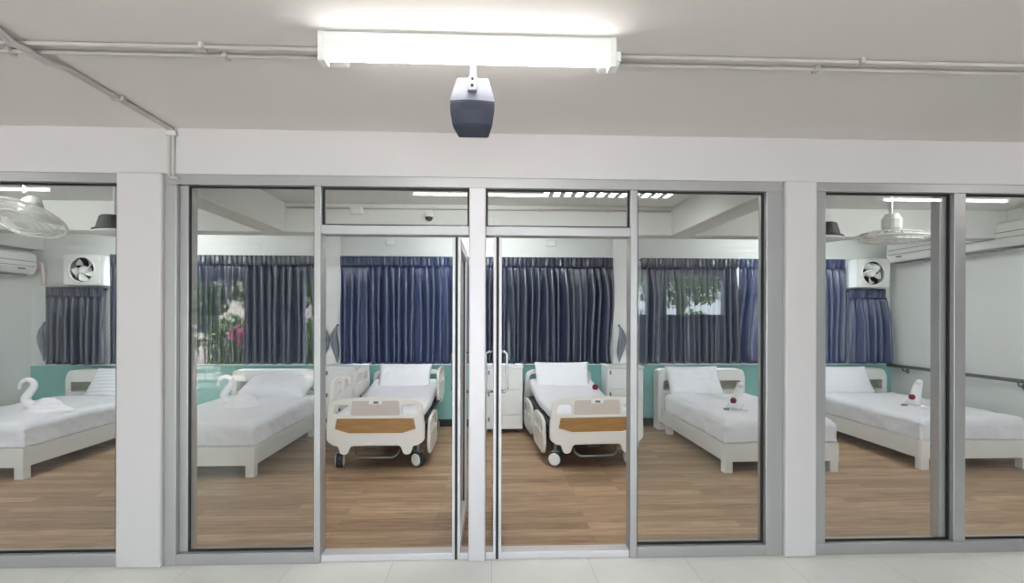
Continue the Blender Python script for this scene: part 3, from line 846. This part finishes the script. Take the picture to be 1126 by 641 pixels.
r = thing('louvre_lamp', 'louvred fluorescent lamp on the ward ceiling seen in the right transom', 'lamp', (1.02, 1.34, ZW))
b = MB(); b.box(-.58, .58, -.085, -.075, -.07, 0); b.box(-.58, .58, .075, .085, -.07, 0); b.box(-.58, .58, -.075, .075, -.012, 0)
b.box(-.58, -.57, -.075, .075, -.07, -.012); b.box(.57, .58, -.075, .075, -.07, -.012)
b.build('housing', M_plastw, r)
MB().tube([(-.55, 0, -.040), (.55, 0, -.040)], .013, 12).build('tube', E_ward, r, smooth=True)
for k in range(11):
    x = -.5 + k*.1; MB().box(x-.022, x+.022, -.075, .075, -.069, -.060).build('louvre_fin', M_alu2, r)

# ------------------------------------------------------------------ hall speaker
r = thing('speaker', 'grey wedge speaker hanging below the fluorescent lamp', 'speaker', (-.082, -1.0, ZC))
def ring(z, hx, yf, yb, bow):
    out = []
    for k in range(9):
        t = -1+2*k/8; out.append((hx*t, yf-bow*(1-t*t), z))
    out += [(hx*.8, yb, z), (-hx*.8, yb, z)]
    return out
b = MB().loft([ring(-.135, .064, -.005, .09, .0), ring(-.15, .068, -.02, .10, .004), ring(-.235, .088, -.060, .11, .012), ring(-.262, .092, -.070, .11, .016)])
b.build('housing', M_spkl, r, bevel=.004)
b = MB().loft([ring(-.263, .090, -.070, .11, .016), ring(-.30, .089, -.072, .10, .018), ring(-.350, .081, -.056, .08, .024), ring(-.364, .074, -.036, .05, .030)])
b.build('grille', M_spkd, r, bevel=.004)
MB().tube([(0, .04, 0), (0, .04, -.14)], .014, 10).box(-.04, .04, .005, .075, -.012, 0).build('ceiling_mount', M_plastw, r)
br = MB().loft([[(-.018, -.003, -.140), (.018, -.003, -.140), (.018, -.060, -.222), (-.018, -.060, -.222)], [(-.018, -.024, -.140), (.018, -.024, -.140), (.018, -.084, -.222), (-.018, -.084, -.222)]]).build('bracket', M_spkl, r, bevel=.002)
for zz, yy in ((-.163, -.046), (-.203, -.075)):
    pl = MB().soft(.015, .010, .016, .006, (0, yy, zz), 3).build('bracket_plate', M_plastw, br, smooth=True)
    MB().lathe([(0, -.004), (.006, -.004), (.006, .004), (0, .004)], (0, yy-.010, zz), 'Y', 12).build('screw', M_dark, pl)

# ------------------------------------------------------------------ conduits on the hall ceiling and wall
def conduit(label, x0, x1, y_, cl):
    r = thing('conduit', label, 'conduit', ((x0+x1)/2, y_, ZC-.012), 0, 'painted conduits across the hall ceiling')
    h = (x1-x0)/2
    MB().tube([(-h, 0, 0), (h, 0, 0)], .0085, 10).build('pipe', M_pvc, r, smooth=True)
    for cx in cl:
        MB().box(cx-(x0+x1)/2-.010, cx-(x0+x1)/2+.010, -.022, .022, -.013, .012).build('clamp', M_pvc, r, bevel=.003)
conduit('front ceiling conduit left of the lamp, nearer the viewer', -5.5, -.62, -.965, (-1.2, -1.95, -3.0))
conduit('rear ceiling conduit left of the lamp, nearer the glass', -5.5, -.62, -.895, (-1.14, -2.03, -3.0))
conduit('front ceiling conduit right of the lamp, nearer the viewer', .46, 5.5, -.965, (1.6, 2.9))
conduit('rear ceiling conduit right of the lamp, nearer the glass', .46, 5.5, -.895, (1.45, 2.9))
r = thing('conduit', 'slanting pair of conduits crossing to the pillar top then dropping down the wall', 'conduit', (-1.93, 0, ZC), 0)
for dx in (0, .022):
    MB().tube([(dx, -2.6, -.012), (dx, -1.10, -.012), (dx, -1.02, -.034), (dx, -.84, -.034), (dx, -.76, -.012), (dx, -.04, -.012), (dx, -.016, -.018), (dx, -.010, -.034), (dx, -.010, -.285), (dx+.012, -.010, -.30), (dx+.03, -.010, -.305)], .0095, 10).build('pipe', M_pvc, r, smooth=True)
MB().box(-.02, .045, -.026, 0, -.05, -.02).build('elbow_cover', M_hallwall, r, bevel=.004)
MB().box(-.02, .045, -.45, -.43, -.024, 0).build('clamp', M_pvc, r, bevel=.003)
for x, lb in ((-.66, 'small white junction box at the left end of the hall lamp'), (.50, 'small white junction box at the right end of the hall lamp')):
    r = thing('junction_box', lb, 'junction box', (x, -.94, ZC))
    MB().box(-.045, .045, -.05, .05, -.045, 0).build('box', M_plastw, r, bevel=.006)
    MB().box(-.040, .040, -.045, .045, -.052, -.046).build('lid', M_plastw, r, bevel=.003)

# ------------------------------------------------------------------ ward ceiling fittings
r = thing('conduit', 'thin conduit along the top of the ward cross beam', 'conduit', (-.1, 2.088, 2.60))
MB().tube([(-1.98, 0, 0), (1.96, 0, 0)], .010, 8).build('pipe', M_pvc, r, smooth=True)
for x in (-1.25, -.5, .6, 1.3): MB().box(x-.012, x+.012, -.012, .012, -.016, .016).build('clamp', M_pvc, r)
def jbox(label, loc):
    r = thing('junction_box', label, 'junction box', loc, 0)
    MB().box(-.065, .065, -.03, .0, -.04, .04).build('box', M_plastw, r, bevel=.006)
    MB().box(-.055, .055, -.036, -.03, -.032, .032).build('lid', M_plastw, r, bevel=.003)
    return r
jbox('white junction box on the ward cross beam seen in the left transom', (-1.38, 2.10, 2.575))
jbox('white junction box above the curtain in the left doorway', (-1.38, YB, 2.50))
jbox('white junction box above the curtain in the right doorway', (.80, YB, 2.50))
r = thing('dome_camera', 'small dark dome camera on the ward cross beam in the left transom', 'camera', (-.645, 2.06, 2.53))
MB().box(-.03, .03, -.02, .04, .0, .05).lathe([(.0, .012), (.045, .012), (.048, .0), (.046, -.02), (0, -.02)], (0, 0, 0), 'Z', 20).build('mount', M_plastw, r)
MB().lathe([(.040, -.0205), (.038, -.035), (.028, -.052), (.012, -.060), (.001, -.061)], (0, 0, 0), 'Z', 20).build('dome', M_black, r, smooth=True)

def orbit_fan(label, loc, tilt, rotz):
    r = thing('ceiling_fan', label, 'fan', loc, 0, 'white caged ceiling fans in the ward')
    top = ZW-loc[2]
    MB().tube([(0, 0, .19), (0, 0, top)], .014, 12).lathe([(.0, top-.05), (.03, top-.05), (.06, top-.012), (.06, top), (.0, top)], (0, 0, 0), 'Z', 20).build('downrod', M_plastw, r)
    Mx = Matrix.Rotation(rotz, 4, 'Z') @ Matrix.Rotation(tilt, 4, 'X')
    MB().lathe([(0, .04), (.055, .04), (.07, .07), (.07, .14), (.045, .185), (0, .19)], (0, 0, 0), 'Z', 22).xform(Mx).build('motor', M_plastw, r)
    R = .25; c = MB()
    prof = [(R, 0.0), (R*.86, -.030), (R*.68, -.043), (R*.50, -.050), (R*.33, -.053), (R*.18, -.055)]
    for q, z in prof:
        c.tube([(q*math.cos(2*PI*k/36), q*math.sin(2*PI*k/36), z) for k in range(36)], .0045 if q < R else .010, 6, closed=True)
    for q, z in ((R*.8, .032), (R*.55, .045), (R*.35, .05)):
        c.tube([(q*math.cos(2*PI*k/36), q*math.sin(2*PI*k/36), z) for k in range(36)], .004, 6, closed=True)
    for k in range(30):
        a = 2*PI*k/30
        c.tube([(.03*math.cos(a), .03*math.sin(a), -.055)] + [(q*math.cos(a), q*math.sin(a), z) for q, z in prof[::-1]] + [(q*math.cos(a), q*math.sin(a), z) for q, z in ((R*.8, .032), (R*.35, .05))], .0028, 5)
    c.xform(Mx).build('cage', M_plastw, r, smooth=True)
    MB().lathe([(0, -.060), (.045, -.060), (.05, -.05), (0, -.05)], (0, 0, 0), 'Z', 18).xform(Mx).build('badge', M_plastw, r)
    for k in range(3):
        a0 = 2*PI*k/3
        def fn(u, v, a0=a0):
            q = .03+.19*u; a = a0 + (v-.5)*(1.25-.3*u)
            return (q*math.cos(a), q*math.sin(a), .03*(v-.5))
        MB().grid(fn, 6, 6).xform(Mx).build('blade', M_plastw, r, smooth=True, solid=.004)
    return r
orbit_fan('white caged ceiling fan near the left edge, tilted to show its face', (-3.53, .85, 2.23), math.radians(-26), 0)
orbit_fan('white caged ceiling fan seen edge-on behind the right outer pane', (3.22, .85, 2.15), math.radians(3), 0)

def pendant(label, loc, rz):
    r = thing('pendant_lamp', label, 'lamp', loc, rz, 'black pendant lamps in the ward')
    top = ZW-loc[2]
    MB().tube([(0, 0, .10), (0, 0, top)], .010, 10).lathe([(0, top-.03), (.045, top-.02), (.045, top), (0, top)], (0, 0, 0), 'Z', 18).build('stem', M_plastw, r)
    MB().lathe([(0, .115), (.085, .115), (.100, .105), (.125, .01), (.150, .0), (.150, -.012), (.0, -.012)], (0, 0, 0), 'Z', 28).build('shade', M_black, r, bevel=.003)
    MB().lathe([(.0, -.013), (.150, -.013), (.158, -.020), (.150, -.030), (.09, -.042), (0, -.046)], (0, 0, 0), 'Z', 28).xform(Matrix.Rotation(math.radians(-3), 4, 'Y')).build('white_diffuser', M_plastw, r, smooth=True)
    return r
pd = pendant('black pendant lamp with white underside, left of the left pillar', (-3.13, 1.2, 2.21), 0)
dup(pd, 'black pendant lamp with white underside, right of the right pillar', (2.90, 1.2, 2.21), PI)

# ------------------------------------------------------------------ garden beyond the far side of the hall (seen only mirrored in the glass)
def bush(name, label, loc, sx, sy, sz, n, m, cat, seed, leaf_=.07, stem=True):
    rnd = random.Random(seed)
    r = thing(name, label, cat, loc, 0, 'garden hedge bushes' if name == 'hedge_bush' else None)
    b = MB()
    for _ in range(n):
        while True:
            p = Vector((rnd.uniform(-1, 1), rnd.uniform(-1, 1), rnd.uniform(-1, 1)))
            if .35 < p.length < 1: break
        p = Vector((p.x*sx, p.y*sy, sz + p.z*sz*.98))
        q = Matrix.Rotation(rnd.uniform(0, 2*PI), 3, 'Z') @ Matrix.Rotation(rnd.uniform(-1.2, 1.2), 3, 'X')
        l = leaf_*rnd.uniform(.6, 1.3)
        vs = [b.bm.verts.new(p + q @ Vector(c)) for c in ((-l*.4, 0, 0), (0, -l, 0), (l*.4, 0, .01), (0, l, 0))]
        b.bm.faces.new(vs)
    b.build('foliage', m, r)
    if stem:
        s_ = MB()
        for k in range(4):
            a = k*1.6
            s_.tube([(0, 0, -.1), (sx*.3*math.cos(a), sy*.3*math.sin(a), sz*.7), (sx*.5*math.cos(a), sy*.5*math.sin(a), sz*1.3)], [.03, .02, .01], 6)
        s_.build('stem', M_bark, r)
    return r
for k, (x, y_, h) in enumerate(((-9.0, -11.2, .80), (-7.1, -11.0, .85), (-5.2, -11.3, .80), (-3.2, -12, .85), (4.0, -11, .95), (5.9, -11.5, .95))):
    bush('hedge_bush', 'green leafy hedge bush in the garden opposite the glass', (x, y_, -.12), .85, .5, h, 2600, M_leaf, 'bush', 50+k)
bush('flower_bush', 'pink blossoming bush in the garden opposite', (-6.1, -9.6, .72), .5, .3, .30, 420, M_pink, 'bush', 81, .06)
r = bush('garden_tree', 'leafy garden tree opposite the left pane', (-5.6, -13.0, 1.7), 2.0, 1.2, 1.3, 6000, M_leaf, 'tree', 90, .1, False)
MB().tube([(0, 0, -1.82), (.05, 0, -.8), (0, .05, .6), (.1, 0, 1.6)], [.16, .13, .10, .05], 10).build('trunk', M_bark, r, smooth=True)
for x, y_, h, lb in ((-9.6, -13.2, 1.5, 'broad leafy garden tree at far left of the garden'), (-8.0, -15.0, 1.8, 'tall leafy garden tree behind the hedge')):
    t3 = bush('garden_tree', lb, (x, y_, h-.35), 1.35, 1.1, h*.9, 5000, M_leaf, 'tree', int(-x*10), .1, False)
    MB().tube([(0, 0, .23-h), (.05, 0, .3), (0, .05, 1.0), (.1, 0, 1.8)], [.14, .11, .08, .04], 10).build('trunk', M_bark, t3, smooth=True)
t2 = bush('garden_tree', 'leafy garden tree opposite the right pane', (5.9, -12.5, 1.75), 2.3, 1.2, 1.45, 7500, M_leaf, 'tree', 91, .1, False)
MB().tube([(0, 0, -1.87), (.05, 0, -.8), (0, .05, .6), (.1, 0, 1.6)], [.16, .13, .10, .05], 10).build('trunk', M_bark, t2, smooth=True)
r = thing('garden_house', 'pale house beyond the garden', 'house', (-11.0, -20, -.12))
MB().box(-2.5, 2.5, -1.5, 1.5, 0, 2.6).build('walls', M_house, r)
MB().loft([[(-2.8, -1.8, 2.6), (2.8, -1.8, 2.6), (2.8, 1.8, 2.6), (-2.8, 1.8, 2.6)], [(-2.6, -.1, 3.6), (2.6, -.1, 3.6), (2.6, .1, 3.6), (-2.6, .1, 3.6)]]).build('roof', M_copper, r)
MB().box(-1.4, -.5, 1.48, 1.52, .9, 2.0).build('window', M_dark, r)
MB().box(.6, 1.4, 1.48, 1.52, 0, 2.0).build('door', M_dark, r)
r = thing('railing', 'white metal railing across the hall opening', 'railing', (-6.075, HYB-.07, 0))
MB().tube([(-.92, 0, .98), (.92, 0, .98)], .025, 10).tube([(-.92, 0, .12), (.92, 0, .12)], .018, 8).build('rail', M_plastw, r, smooth=True)
for k in range(10):
    x = -.86 + k*.19; MB().tube([(x, 0, .0), (x, 0, .97)], .010, 6).build('baluster', M_plastw, r)
